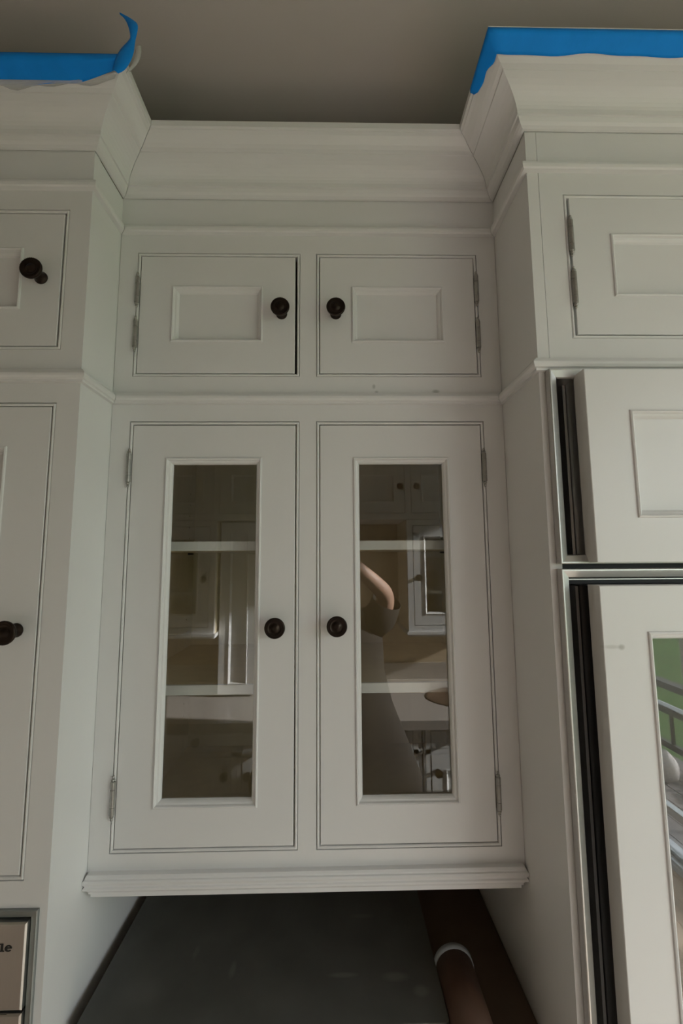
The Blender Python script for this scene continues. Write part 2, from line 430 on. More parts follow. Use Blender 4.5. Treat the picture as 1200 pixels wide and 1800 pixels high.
def peg_strip(xo, xi, yc, z0, z1):
    """upright strip of the cabinet side (outer face xo, inner face xi) with a row of bored peg holes"""
    g = Geo(); w = 0.012; sg = 1 if xi > xo else -1
    xb = xi - sg * 0.010                       # bottom of the holes
    zs = [1.245 + k_ * 0.032 for k_ in range(20)]
    lo, hi = zs[0] - 0.016, zs[-1] + 0.016
    g.box(min(xo, xb), max(xo, xb), yc - w, yc + w, lo, hi)
    g.box(min(xo, xi), max(xo, xi), yc - w, yc + w, z0, lo); g.box(min(xo, xi), max(xo, xi), yc - w, yc + w, hi, z1)
    dirs = [(1, 0), (1, 1), (0, 1), (-1, 1), (-1, 0), (-1, -1), (0, -1), (1, -1)]
    for zc in zs:
        rim = [(xi, yc + a * w, zc + b * 0.016) for a, b in dirs]
        oc = [(0.0028 * math.cos(k_ * math.pi / 4), 0.0028 * math.sin(k_ * math.pi / 4)) for k_ in range(8)]
        fr_o = [(xi, yc + a, zc + b) for a, b in oc]; bk = [(xb + sg * 0.0002, yc + a, zc + b) for a, b in oc]
        f = []
        for k_ in range(8):
            n_ = (k_ + 1) % 8
            f += [(k_, n_, 8 + n_, 8 + k_), (8 + k_, 8 + n_, 16 + n_, 16 + k_)]
        f.append(tuple(range(16, 24)))
        g.add(rim + fr_o + bk, f)
    me = g.build('peg_hole_strip', 'interior', t)
    return me
for xo, xi in ((0.0, 0.018), (0.76, 0.742)):
    for yc in PEG_Y: peg_strip(xo, xi, yc, ZG0 - 0.02, 1.978)
mould(t, 'C', 'bead_moulding', BEAD_M)
e = 0.0150
RAIL = [(-0.02, 1.1360), (0.0100, 1.1360), (0.0118, 1.1325), (0.0118, 1.1300), (0.0140, 1.1290), (0.0150, 1.1262), (0.0138, 1.1225), (0.0120, 1.1205), (0.0120, 1.1188),
        (0.0138, 1.1170), (0.0138, 1.1140), (0.0090, 1.1105), (0.0070, 1.1070), (0.0070, 1.1048), (0.0045, 1.1040), (0.0045, 1.0985), (-0.02, 1.0985)]
sweep([(e, 0.05), (e, 0.0), (0.76 - e, 0.0), (0.76 - e, 0.05)], RAIL, 0, 3).build('light_rail', 'paint', t)

# ------------------------------------------------------------------ left: oven tower
def carcass(parent, x0, x1, y0, y1, z0, z1, mat='paint'):
    g = Geo(); w = 0.018
    g.box(x0, x0 + w, y0, y1, z0, z1); g.box(x1 - w, x1, y0, y1, z0, z1)
    g.box(x0 + w, x1 - w, y0, y1, z1 - w, z1); g.box(x0 + w, x1 - w, y0, y1, z0, z0 + w); g.box(x0 + w, x1 - w, y1 - 0.01, y1, z0 + w, z1 - w)
    return g.build('carcass', mat, parent)

t = thing('wall_cupboard', 'white cupboard with bronze knob and taped crown moulding above the oven tower', 'cupboard', (-0.38, 0.18, ZT0))
opn = [(-0.706, -0.3920), (-0.3580, -0.0372)]
face_frame(t, (-0.745, 0.0), (ZT0 - 0.010, 2.0255, 2.2855, ZB - 0.006), opn, YL)
for (a, b) in opn: opening_bead(t, a, b, 2.0255, 2.2855, YL)
door(t, -0.3505, -0.0462, 2.0325, 2.2780, YL + 0.0006, knob=(-0.0790, 2.1560), hinge=-0.3548, hz=(2.1643, 2.0720), stile=0.066)
door(t, -0.6990, -0.3990, 2.0325, 2.2780, YL + 0.0006, knob=(-0.4320, 2.1560), hinge=-0.7030, hz=(2.1643, 2.0720), stile=0.066)
carcass(t, -0.745, 0.0, YL + 0.018, BACK - 0.002, ZT0 - 0.01, 2.40)
Geo().box(-0.745, 0.0, YL, YL + 0.018, ZB - 0.006, ZCB + 0.06).build('frieze_board', 'paint', t)
mould(t, 'L', 'bead_moulding', BEAD_T)
mould(t, 'L', 'crown_moulding', CROWN)

t = thing('oven_cabinet', 'tall white cabinet with panelled doors that houses the stainless steel oven', 'cabinet', (-0.38, 0.18, 0))
opn = [(-0.706, -0.3920), (-0.3580, -0.0378)]
face_frame(t, (-0.745, 0.0), (1.1560, 1.1930, 1.9320, 1.9785), opn, YL)
g = Geo(); g.box(-0.745, -0.705, YL, YL + 0.018, 0.1, 1.1560); g.box(-0.0115, 0.0, YL, YL + 0.018, 0.1, 1.1560); g.box(-0.705, -0.0115, YL, YL + 0.018, 0.1, 0.40)
g.build('oven_surround', 'paint', t)
for (a, b) in opn: opening_bead(t, a, b, 1.1930, 1.9320, YL)
door(t, -0.3505, -0.0458, 1.2000, 1.9250, YL + 0.0006, knob=(-0.0770, 1.5585), hinge=-0.3548, hz=(1.80, 1.22), stile=0.068)
door(t, -0.6990, -0.3990, 1.2000, 1.9250, YL + 0.0006, knob=(-0.4320, 1.5585), hinge=-0.7030, hz=(1.80, 1.22), stile=0.068)
carcass(t, -0.745, 0.0, YL + 0.018, BACK - 0.002, 0.0, 1.9784)
mould(t, 'L', 'bead_moulding', BEAD_M)

t = thing('wall_oven', 'stainless steel built-in oven with black lettering on its control panel', 'oven', (-0.36, 0.1, 0.42))
yo = YL - 0.004
Geo().ring(-0.704, -0.0118, 0.42, 1.1555, [(0, YL + 0.016), (0, yo), (0.0010, yo - 0.001), (0.0100, yo + 0.002), (0.0105, YL + 0.016)]).build('trim_frame', 'trim_steel', t)
Geo().box(-0.690, -0.026, YL + 0.004, 0.40, 0.44, 1.140).build('oven_body', 'black', t)
cpn = Geo().ring(-0.692, -0.0235, 1.0275, 1.1425, [(0.0, YL + 0.003), (0.0, yo - 0.003), (0.0020, yo - 0.0050), (0.0030, yo - 0.0050)]).build('control_panel_edge', 'steel', t)
Geo().box(-0.6892, -0.0263, yo - 0.0049, YL + 0.003, 1.0303, 1.1397).build('control_panel', 'oven_steel', t)
od = Geo().ring(-0.692, -0.0235, 0.45, 1.0235, [(0.0, YL + 0.003), (0.0, yo - 0.003), (0.0022, yo - 0.0050), (0.0215, yo - 0.0050), (0.0215, YL + 0.003)]).build('oven_door', 'oven_steel', t)
Geo().box(-0.672, -0.0440, yo - 0.0035, YL + 0.002, 0.47, 1.0030).build('oven_window', 'black', od)
Geo().box(-0.672, -0.0440, yo - 0.0038, YL + 0.002, 1.0025, 1.0235 - 0.0005).build('door_vent', 'black', od)
# lettering: the end of the maker's word, "le", heavy slab serif
def glyph_prism(g, pts, y0, y1):
    n = len(pts)
    g.add([(x, y0, z) for x, z in pts] + [(x, y1, z) for x, z in pts],
          [tuple(range(n)), tuple(range(2 * n - 1, n - 1, -1))] + [(i, (i + 1) % n, n + (i + 1) % n, n + i) for i in range(n)])
g = Geo(); LX, LZ, H = -0.0600, 1.1055, 0.0105
y0, y1 = yo - 0.0054, yo - 0.0046
glyph_prism(g, [(LX + 0.0018, LZ), (LX + 0.0053, LZ), (LX + 0.0053, LZ + H), (LX + 0.0018, LZ + H)], y0, y1)
glyph_prism(g, [(LX, LZ), (LX + 0.0071, LZ), (LX + 0.0071, LZ + 0.0013), (LX, LZ + 0.0013)], y0 - 0.00005, y1)
glyph_prism(g, [(LX, LZ + H - 0.0013), (LX + 0.004, LZ + H - 0.0013), (LX + 0.004, LZ + H), (LX, LZ + H)], y0 - 0.00005, y1)
ec = (LX + 0.0128, LZ + 0.0042); N = 26
for i in range(N):
    def pt(j, inner):
        a = math.radians(2 + 318 * j / N)
        thick = 0.0013 + 0.0027 * max(0, -math.cos(a)) + 0.0012 * max(0, math.cos(a)) * (1 if a < math.pi else 0.2)
        rx, rz = 0.0052, 0.0044
        if inner: rx -= thick; rz -= 0.0015
        return (ec[0] + rx * math.cos(a), ec[1] + rz * math.sin(a))
    glyph_prism(g, [pt(i, 0), pt(i + 1, 0), pt(i + 1, 1), pt(i, 1)], y0, y1)
glyph_prism(g, [(ec[0] - 0.0030, ec[1] - 0.0001), (ec[0] + 0.0052, ec[1] - 0.0001), (ec[0] + 0.0052, ec[1] + 0.0010), (ec[0] - 0.0030, ec[1] + 0.0010)], y0 - 0.00005, y1)
g.build('lettering', 'lettering', t)

# ------------------------------------------------------------------ right: refrigerator surround, cupboard above it, refrigerator
t = tag(Geo().box(0.76, 0.779, YR, BACK - 0.002, 0.0, 2.40).build('end_panel', 'paint'),
        'tall white end panel between the glass-front cabinet recess and the refrigerator', 'panel')

t = thing('wall_cupboard', 'white cupboard with pewter hinges and taped crown moulding above the refrigerator', 'cupboard', (1.08, 0.16, ZT0))
X0 = 0.7797
opn = [(0.8195, 1.3400)]
face_frame(t, (X0, 1.38), (ZT0 - 0.010, 2.0243, 2.2827, ZB - 0.006), opn, YR)
for (a, b) in opn: opening_bead(t, a, b, 2.0243, 2.2827, YR)
door(t, 0.8295, 1.3326, 2.0318, 2.2768, YR + 0.0006, knob=(1.300, 2.1560), hinge=0.8275, hz=(2.1670, 2.0740), stile=0.066)
carcass(t, X0, 1.38, YR + 0.018, BACK - 0.002, ZT0 - 0.01, 2.40)
Geo().box(0.76, 1.38, YR, YR + 0.018, 2.4002, ZCB + 0.06).build('frieze_top', 'paint', t)
Geo().box(X0, 1.38, YR, YR + 0.018, ZB - 0.006, 2.40).build('frieze_board', 'paint', t)
mould(t, 'R', 'bead_moulding', BEAD_T)
mould(t, 'R', 'mid_bead_moulding', BEAD_M)
mould(t, 'R', 'crown_moulding', CROWN)

t = thing('refrigerator', 'built-in refrigerator with stainless steel trim, white door panels and a glass lower door', 'refrigerator', (1.07, 0.1, 0))
FX0, FX1 = 0.7695, 1.375
Geo().box(0.7805, FX1, -0.095, 0.44, 0.05, 1.960).build('body', 'black', t)
FR = lambda y: [(0.0, y + 0.0125), (0.0, y + 0.001), (0.0012, y), (0.0030, y), (0.0125, y + 0.0045), (0.0140, y + 0.0065), (0.0140, y + 0.050), (0.0104, y + 0.050), (0.0104, y + 0.0125)]
Geo().ring(FX0, FX1, 1.6580, 1.9662, FR(-0.1600)).build('upper_trim', 'steel', t)
Geo().ring(FX0, FX1, 0.10, 1.6505, FR(-0.1600)).build('lower_trim', 'steel', t)
def fridge_door(z0, z1, glass, gz0):
    PX0, PX1, PY = 0.8120, 1.360, -0.1810
    d = Geo().box(PX0 + 0.0005, PX1, -0.1525, -0.1050, z0 + 0.002, z1 - 0.002).build('door', 'steel', t) if not glass else \
        Geo().ring(PX0 + 0.0005, PX1, z0 + 0.002, z1 - 0.002, [(0, -0.105), (0, -0.1525), (0.060, -0.1525), (0.060, -0.105)]).build('door', 'black', t)
    Geo().box(PX0 - 0.005, PX0 - 0.0005, -0.128, -0.108, z0 + 0.004, z1 - 0.004).build('door_edge_strip', 'steel', d)
    s = 0.0655
    Geo().ring(PX0, PX1, z0, z1, [(0.0, -0.1528), (0.0, PY + 0.0008), (0.0008, PY), (s, PY), (s, -0.1528)]).build('door_panel', 'fridge_paint', d)
    Geo().ring(PX0 + s, PX1 - s, z0 + s, z1 - s, [(i, PY + yy) for (i, yy) in MOULD]).build('panel_moulding', 'fridge_paint', d)
    if glass:
        Geo().box(PX0 + s + 0.010, PX1 - s - 0.010, PY + 0.0105, PY + 0.0150, z0 + s + 0.01, z1 - s - 0.01).build('glass_pane', 'glass', d)
    else:
        Geo().box(PX0 + s + 0.004, PX1 - s - 0.004, PY + 0.0092, PY + 0.0200, z0 + s + 0.004, z1 - s - 0.004).build('panel', 'fridge_paint', d)
    return d
fridge_door(1.6600, 1.9560, False, 0)
d = fridge_door(0.16, 1.6265, True, 0)
Geo().box(FX0 + 0.012, FX1 - 0.014, -0.1485, -0.1460, 1.6335, 1.6350).build('gasket_line', 'steel', t)

# ------------------------------------------------------------------ below: base cabinet, slab, tube
t = thing('base_cabinet', 'white base cabinet standing in the recess below the dark stone slab', 'cabinet', (0.38, 0.2, 0))
Geo().box(0.0015, 0.7585, -0.045, 0.45, 0.10, 0.885).build('body', 'paint', t)
Geo().box(0.0015, 0.7585, 0.0, 0.45, 0.0, 0.10).build('toe_kick', 'paint', t)
Geo().box(0.0015, 0.7585, -0.050, 0.45, 0.885, 0.905).build('top_board', 'substrate', t)
for (a, b, kx) in ((0.02, 0.373, 0.34), (0.387, 0.74, 0.42)):
    door(t, a, b, 0.14, 0.86, -0.066, knob=(kx, 0.80))
def rounded_slab(x0, x1, y0, y1, z0, z1, r):
    pts = [(x0, y1), (x0, y0 + r)] + [(x0 + r - r * math.cos(math.radians(a)), y0 + r - r * math.sin(math.radians(a))) for a in range(15, 91, 15)]
    pts += [(x1 - r + r * math.sin(math.radians(a)), y0 + r - r * math.cos(math.radians(a))) for a in range(0, 91, 15)] + [(x1, y1)]
    n = len(pts)
    g = Geo().add([(x, y, z0) for x, y in pts] + [(x, y, z1) for x, y in pts],
                  [tuple(range(n)), tuple(range(2 * n - 1, n - 1, -1))] + [(i, (i + 1) % n, n + (i + 1) % n, n + i) for i in range(n)])
    return g
t = thing('stone_slab', 'dark grey stone slab with dusty smudges lying under the glass-front cabinet', 'slab', (0.31, 0.2, 0.905))
rounded_slab(0.0220, 0.6045, -0.0590, 0.45, 0.9052, 0.948, 0.006).build('slab_top', 'slab', t)
t = thing('cardboard_tube', 'dark brown cardboard tube with a grey-blue band lying beside the stone slab', 'tube', (0.655, 0.0, 0.905))
g = Geo(); vv, ff = lathe([(0, 0.0300), (0, 0.0335), (0.16, 0.0335), (0.16, 0.0300), (0.15, 0.028), (0.01, 0.028)], 32, 'Y')
g.add([(x + 0.6385, y + 0.045, z + 0.9387) for x, y, z in vv], ff).build('tube', 'tube', t, True)
g = Geo(); vv, ff = lathe([(0, 0.0338), (0, 0.0352), (0.011, 0.0352), (0.011, 0.0338)], 32, 'Y')
g.add([(x + 0.6385, y + 0.046, z + 0.9387) for x, y, z in vv], ff).build('band', 'tube_ring', t, True)

# ------------------------------------------------------------------ masking tape on the crown mouldings
outer = [(o, ZCB + u) for (o, u) in cr_in][::-1]      # from the top edge downwards
def crown_at(tlen):
    acc = 0
    for a, b in zip(outer, outer[1:]):
        L = math.dist(a, b)
        if acc + L >= tlen:
            k = (tlen - acc) / L
            return (a[0] + (b[0] - a[0]) * k, a[1] + (b[1] - a[1]) * k)
        acc += L
    return outer[-1]

def smooth_crown(tl):                # tape bridges the small steps of the moulding
    pts = [crown_at(max(0, tl + dd)) for dd in (-0.004, -0.002, 0, 0.002, 0.004)]
    return (max(p[0] for p in pts[1:4]), sum(p[1] for p in pts) / 5 if tl > 0.004 else pts[2][1])

def sheet(g, cols, th=0.0005):
    """cols: list of columns of points -> quad sheet"""
    n = len(cols[0]); v = [p for c in cols for p in c]; f = []
    for i in range(len(cols) - 1):
        for j in range(n - 1):
            f.append((i * n + j, (i + 1) * n + j, (i + 1) * n + j + 1, i * n + j + 1))
    g.add(v, f)

def finish_sheet(o, th=0.0004):
    md = o.modifiers.new('thickness', 'SOLIDIFY'); md.thickness = th; md.offset = 0
    for p in o.data.polygons: p.use_smooth = True
    return o

NT = 9
t = thing('masking_tape', 'blue masking tape along the crown moulding edge above the refrigerator', 'tape', (1.2, YR - 0.09, 2.45), 'strips of blue tape')
g = Geo(); cols = []
for i in range(14):                  # side return, coming forward to the corner
    s = i / 13
    wv = 0.0340 - 0.012 * (1 - s) + 0.0014 * math.sin(s * 9) - (0.004 if s < 0.06 else 0)
    col = []
    for j in range(NT):
        tl = 0.0034 + wv * j / (NT - 1)
        o, z = smooth_crown(tl); o += 0.0010 + 0.0010 * (j / NT) * (1 + math.sin(s * 14))
        yc = YR - o
        y_end = -0.156
        col.append((0.76 - o, y_end + (yc - y_end) * s, z))
    cols.append(col)
for i in range(1, 60):               # front run
    s = i / 59
    X = s * 0.64
    wv = 0.0335 + 0.0012 * math.sin(X * 31) + 0.0008 * math.sin(X * 77 + 1)
    col = []
    for j in range(NT):
        tl = 0.0034 + wv * j / (NT - 1)
        o, z = smooth_crown(tl); o += 0.0010 + 0.0008 * (j / NT) * (1 + math.sin(X * 45 + j))
        xs = 0.76 - o
        col.append((xs + (1.39 - xs) * s, YR - o, z))
    cols.append(col)
sheet(g, cols)
finish_sheet(g.build('tape_strip', 'tape', t, True))

t = thing('masking_tape', 'blue masking tape with curled loose end on the crown moulding above the oven tower', 'tape', (-0.3, YL - 0.09, 2.45), 'strips of blue tape')
g = Geo(); cols = []
for i in range(60):
    s = i / 59
    wv = 0.0430 + 0.0012 * math.sin(s * 25) + 0.0009 * math.sin(s * 61)
    lift = max(0, (s - 0.90) / 0.10)
    wv -= 0.014 * max(0, (s - 0.93) / 0.07)
    col = []
    for j in range(NT):
        tl = 0.0004 + wv * j / (NT - 1)
        o, z = smooth_crown(tl); o += 0.0010 + 0.0010 * (j / NT) * (1 + math.sin(s * 50 + j)) + 0.004 * lift * j / NT
        xe = o - 0.006
        col.append((-0.79 + (xe + 0.79) * s, YL - o, z))
    cols.append(col)
sheet(g, cols)
finish_sheet(g.build('tape_strip', 'tape', t, True))
# loose end: a folded ribbon that leaves the corner and curls up
def ribbon(pts, widths, rows=5):
    cols = []
    for (a, b) in zip(pts, widths):
        a = Vector(a); b = Vector(b)
        col = []
        for j in range(rows):
            k = j / (rows - 1)
            p = a.lerp(b, k); p.y -= 0.0025 * math.sin(math.pi * k)
            col.append(tuple(p))
        cols.append(col)
    return cols
def catmull(P, n=6):
    out = []
    for i in range(len(P) - 1):
        p0 = Vector(P[max(i - 1, 0)]); p1 = Vector(P[i]); p2 = Vector(P[i + 1]); p3 = Vector(P[min(i + 2, len(P) - 1)])
        for k in range(n):
            s = k / n
            out.append(0.5 * ((2 * p1) + (p2 - p0) * s + (2 * p0 - 5 * p1 + 4 * p2 - p3) * s * s + (3 * p1 - p0 - 3 * p2 + p3) * s ** 3))
    out.append(Vector(P[-1])); return out
left_edge = [(0.0770, -0.1955, 2.4440), (0.0830, -0.1985, 2.4620), (0.0905, -0.1985, 2.4800), (0.1000, -0.1970, 2.4960), (0.1030, -0.1960, 2.5065), (0.0985, -0.1945, 2.5260), (0.0905, -0.1925, 2.5440), (0.0810, -0.1900, 2.5560)]
right_edge = [(0.0880, -0.1975, 2.4365), (0.0990, -0.1990, 2.4420), (0.1060, -0.1975, 2.4580), (0.1095, -0.1955, 2.4780), (0.1105, -0.1945, 2.4990), (0.1130, -0.1935, 2.5290), (0.1030, -0.1915, 2.5440), (0.0825, -0.1895, 2.5568)]
g = Geo(); sheet(g, ribbon(catmull(left_edge), catmull(right_edge)))
finish_sheet(g.build('loose_end', 'tape', t, True))
# translucent film hanging below and beside the tape
g = Geo(); cols = []
for i in range(40):
    s = i / 39
    w0 = 0.0390 - 0.012 * max(0, (s - 0.86) / 0.14)
    wv = 0.0085 + 0.0030 * math.sin(s * 21) + 0.0022 * math.sin(s * 47 + 2)
    col = []
    for j in range(4):
        tl = w0 + wv * j / 3
        o, z = smooth_crown(tl); o += 0.0020
        col.append((-0.40 + (o - 0.004 + 0.40) * s, YL - o - 0.0008, z))
    cols.append(col)
sheet(g, cols)
finish_sheet(g.build('film_edge', 'film', t, True), 0.0002)
fl_ = [(0.0990, -0.1950, 2.4400), (0.1065, -0.1945, 2.4560), (0.1095, -0.1935, 2.4740), (0.1110, -0.1920, 2.4900)]
fr_ = [(0.1060, -0.1960, 2.4425), (0.1160, -0.1950, 2.4580), (0.1205, -0.1935, 2.4760), (0.1190, -0.1915, 2.4960)]
g = Geo(); sheet(g, ribbon(catmull(fl_), catmull(fr_)))
finish_sheet(g.build('film_flap', 'film', t, True), 0.0002)

# ------------------------------------------------------------------ the other side of the galley (seen in the glass)
def knob_at(parent, x, y, z):
    o = link('knob', KNOB, parent, (x, y, z)); o.rotation_euler = (0, 0, math.pi); return o
def back_door(parent, x0, x1, z0, z1, y, glass=False, s=0.062, name='door', kn=None):
    """door facing +Y"""
    prof = [(0.0, y - 0.02), (0.0, y), (s, y), (s, y - 0.02)]
    d = Geo().ring(x0, x1, z0, z1, prof).build(name, 'paint', parent)
    Geo().ring(x0 + s, x1 - s, z0 + s, z1 - s, [(i, y - yy) for (i, yy) in MOULD]).build('panel_moulding', 'paint', d)
    if glass: Geo().box(x0 + s + 0.01, x1 - s - 0.01, y - 0.015, y - 0.012, z0 + s + 0.01, z1 - s - 0.01).build('glass_pane', 'glass', d)
    else: Geo().box(x0 + s + 0.004, x1 - s - 0.004, y - 0.017, y - 0.009, z0 + s + 0.004, z1 - s - 0.004).build('panel', 'paint', d)
    if kn: knob_at(d, kn[0], y, kn[1])
    return d
YF = -1.15
for (x0, x1, lab) in ((-1.00, 0.82, 'white base cabinet with drawers and doors across the aisle, beside the oval sink'), (0.826, 1.43, 'white base cabinet under the oval sink across the aisle')):
    t = thing('base_cabinet', lab, 'cabinet', ((x0 + x1) / 2, YF - 0.3, 0))
    Geo().box(x0, x1, -1.775, YF - 0.022, 0.10, 0.905).build('body', 'paint', t)
    Geo().box(x0, x1, -1.775, YF - 0.08, 0.0, 0.10).build('toe_kick', 'paint', t)
    if x0 < 0: edges = [-0.99, -0.68, -0.35, -0.018, 0.005, 0.40, 0.79]
    else: edges = [0.845, 1.13, 1.415]
    g = Geo()
    g.box(x0, x1, YF - 0.022, YF - 0.001, 0.10, 0.13); g.box(x0, x1, YF - 0.022, YF - 0.001, 0.795, 0.815); g.box(x0, x1, YF - 0.022, YF - 0.001, 0.895, 0.905)
    for k_ in edges: g.box(k_ - 0.011, k_ + 0.011, YF - 0.022, YF - 0.001, 0.13, 0.895)
    g.build('face_frame', 'paint', t)
    for a, b in zip(edges, edges[1:]):
        if b - a < 0.1: continue
        a, b = a + 0.014, b - 0.014
        dw = Geo().box(a, b, YF - 0.021, YF + 0.0, 0.818, 0.892).build('drawer', 'paint', t); knob_at(dw, (a + b) / 2, YF, 0.866)
        kx = b - 0.025 if (x0 < 0 and b < 0) else a + 0.025
        back_door(t, a, b, 0.133, 0.792, YF, kn=(kx, 0.722))
t = thing('countertop', 'pale speckled countertop running along the far side of the aisle', 'countertop', (0.2, -1.45, 0.906))
Geo().box(-1.0, 1.45, -1.778, YF + 0.025, 0.9065, 0.9465).build('top', 'counter', t)
Geo().box(-1.0, 1.45, -1.778, -1.765, 0.9465, 1.04).build('upstand', 'counter', t)
t = thing('sink', 'dark oval sink set in the pale countertop across the aisle', 'sink', (1.14, -1.43, 0.947))
vv, ff = lathe([(0.0468, 0.97), (0.050, 1.0), (0.0475, 1.02), (0.0470, 1.02)], 48, 'Z')
g = Geo().add([(1.14 + x * 0.24, -1.43 + y * 0.17, 0.90 + z) for x, y, z in vv], ff); g.build('rim', 'sink', t, True)

YU = -1.43
for (x0, x1, z0, z1, lab, gl) in ((-0.92, -0.20, 1.28, 1.87, 'white glass-front wall cabinet across the aisle beside the tall pilaster', True),
                                  (0.82, 1.43, 1.28, 1.87, 'white glass-front wall cabinet hanging above the oval sink', True)):
    t = thing('wall_cabinet', lab, 'cabinet', ((x0 + x1) / 2, -1.6, z0))
    g = Geo()
    g.box(x0, x0 + 0.018, -1.776, YU - 0.02, z0, z1); g.box(x1 - 0.018, x1, -1.776, YU - 0.02, z0, z1)
    g.box(x0 + 0.018, x1 - 0.018, -1.776, YU - 0.02, z1 - 0.018, z1); g.box(x0 + 0.018, x1 - 0.018, -1.776, YU - 0.02, z0, z0 + 0.018); g.box(x0 + 0.018, x1 - 0.018, -1.776, -1.765, z0 + 0.018, z1 - 0.018)
    g.build('carcass', 'interior', t)
    for zz in (1.47, 1.67): Geo().box(x0 + 0.019, x1 - 0.019, -1.76, YU - 0.05, zz, zz + 0.018).build('shelf', 'shelf_edge', t)
    xm = (x0 + x1) / 2
    g = Geo()
    for (a, b) in ((x0, x0 + 0.03), (xm - 0.015, xm + 0.015), (x1 - 0.03, x1)): g.box(a, b, YU - 0.02, YU, z0, z1)
    g.box(x0 + 0.03, x1 - 0.03, YU - 0.0198, YU - 0.0002, z0, z0 + 0.03); g.box(x0 + 0.03, x1 - 0.03, YU - 0.0198, YU - 0.0002, z1 - 0.03, z1)
    g.build('face_frame', 'paint', t)
    back_door(t, x0 + 0.033, xm - 0.018, z0 + 0.033, z1 - 0.033, YU, True, 0.055, kn=(xm - 0.045 if x0 < 0 else x0 + 0.055, 1.56))
    back_door(t, xm + 0.018, x1 - 0.033, z0 + 0.033, z1 - 0.033, YU, True, 0.055, kn=(x1 - 0.055 if x0 < 0 else xm + 0.045, 1.56))
    g = Geo(); g.box(x0 - 0.010, x1 + 0.010, -1.776, YU + 0.012, z0 - 0.014, z0 - 0.0005); g.box(x0 - 0.004, x1 + 0.004, -1.776, YU + 0.006, z0 - 0.024, z0 - 0.014)
    g.build('light_rail', 'paint', t)
t = thing('wall_cupboard', 'run of small white cupboards under the ceiling across the aisle', 'cupboard', (0.25, -1.6, 1.872))
Geo().box(-0.92, 1.43, -1.776, YU - 0.021, 1.872, 2.45).build('body', 'paint', t)
g = Geo(); ed = [-0.92, -0.56, -0.20, 0.14, 0.48, 0.83, 1.13, 1.43]
g.box(-0.92, 1.43, YU - 0.0208, YU - 0.001, 1.872, 1.905); g.box(-0.92, 1.43, YU - 0.0208, YU - 0.001, 2.18, 2.45)
for a in ed: g.box(max(-0.92, a - 0.015), min(1.43, a + 0.015), YU - 0.0208, YU - 0.001, 1.905, 2.18)
g.build('face_frame', 'paint', t)
for i_, (a, b) in enumerate(zip(ed, ed[1:])):
    back_door(t, a + 0.018, b - 0.018, 1.908, 2.177, YU, s=0.055, kn=(a + 0.045 if i_ % 2 else b - 0.045, 2.05))
t = thing('pilaster', 'tall white panelled pilaster standing on the countertop across the aisle', 'pilaster', (-0.09, -1.6, 0.947))
Geo().box(-0.19, 0.02, -1.764, -1.50, 0.948, 1.868).build('body', 'paint', t)
back_door(t, -0.185, 0.015, 0.96, 1.86, -1.478, s=0.05, name='panel_frame')

# ------------------------------------------------------------------ photographer standing in the aisle (seen in the glass)
t = thing('person', 'person in dark clothes holding up a phone to take the picture, mirrored in the glass', 'person', (0.43, -0.99, 0))
def skin_obj(name, verts, edges, radii, mat, parent, root=0, sub=2):
    me = bpy.data.meshes.new(name); me.from_pydata(verts, edges, []); me.materials.append(M[mat])
    o = link(name, me, parent)
    md = o.modifiers.new('skin', 'SKIN'); md.use_smooth_shade = True
    for i, sv in enumerate(me.skin_vertices[0].data):
        r = radii[i]; sv.radius = r if isinstance(r, tuple) else (r, r); sv.use_root = (i == root)
    ms = o.modifiers.new('sub', 'SUBSURF'); ms.levels = sub; ms.render_levels = sub
    return o
cx = 0.43
bv = [(cx, -1.00, 0.95), (cx, -1.00, 1.10), (cx, -1.005, 1.28), (cx, -1.005, 1.38), (cx, -0.995, 1.47), (cx, -0.985, 1.54), (cx, -0.975, 1.62), (cx, -0.975, 1.70)]
be = [(i, i + 1) for i in range(7)]
br = [(0.135, 0.10), (0.125, 0.095), (0.14, 0.10), (0.12, 0.08), 0.052, 0.052, (0.068, 0.082), (0.060, 0.075)]
def addv(p, r, frm):
    bv.append(p); br.append(r); be.append((frm, len(bv) - 1)); return len(bv) - 1
for s in (1, -1):
    a = addv((cx + s * 0.165, -1.005, 1.375), 0.055, 3); a = addv((cx + s * 0.205, -0.94, 1.50 if s > 0 else 1.46), 0.042, a) if False else addv((cx + s * 0.20, -0.96, 1.44), 0.047, a)
    a = addv((cx + s * 0.215, -0.925, 1.515), 0.040, a); a = addv((cx + s * 0.14, -0.872, 1.585), 0.034, a); a = addv((cx + s * 0.075, -0.836, 1.645), 0.025, a)
    h0 = addv((cx + s * 0.052, -0.826, 1.665), (0.022, 0.018), a)
    for k_, (dz, L) in enumerate(((0.030, 0.046), (0.012, 0.052), (-0.006, 0.050), (-0.022, 0.040))):
        f = addv((cx + s * 0.046, -0.832, 1.672 + dz), 0.0085, h0); f = addv((cx + s * 0.030, -0.836, 1.674 + dz), 0.008, f); addv((cx + s * (0.046 - L * 0.75), -0.832, 1.674 + dz), 0.007, f)
    f = addv((cx + s * 0.050, -0.812, 1.640), 0.0095, h0); addv((cx + s * 0.042, -0.806, 1.618), 0.008, f)
    l0 = addv((cx + s * 0.09, -1.00, 0.86), 0.085, 0); l1 = addv((cx + s * 0.10, -0.99, 0.50), 0.058, l0); l2 = addv((cx + s * 0.10, -1.01, 0.09), 0.042, l1); addv((cx + s * 0.11, -0.90, 0.035), (0.040, 0.032), l2)
body = skin_obj('body', bv, be, br, 'skin', t)
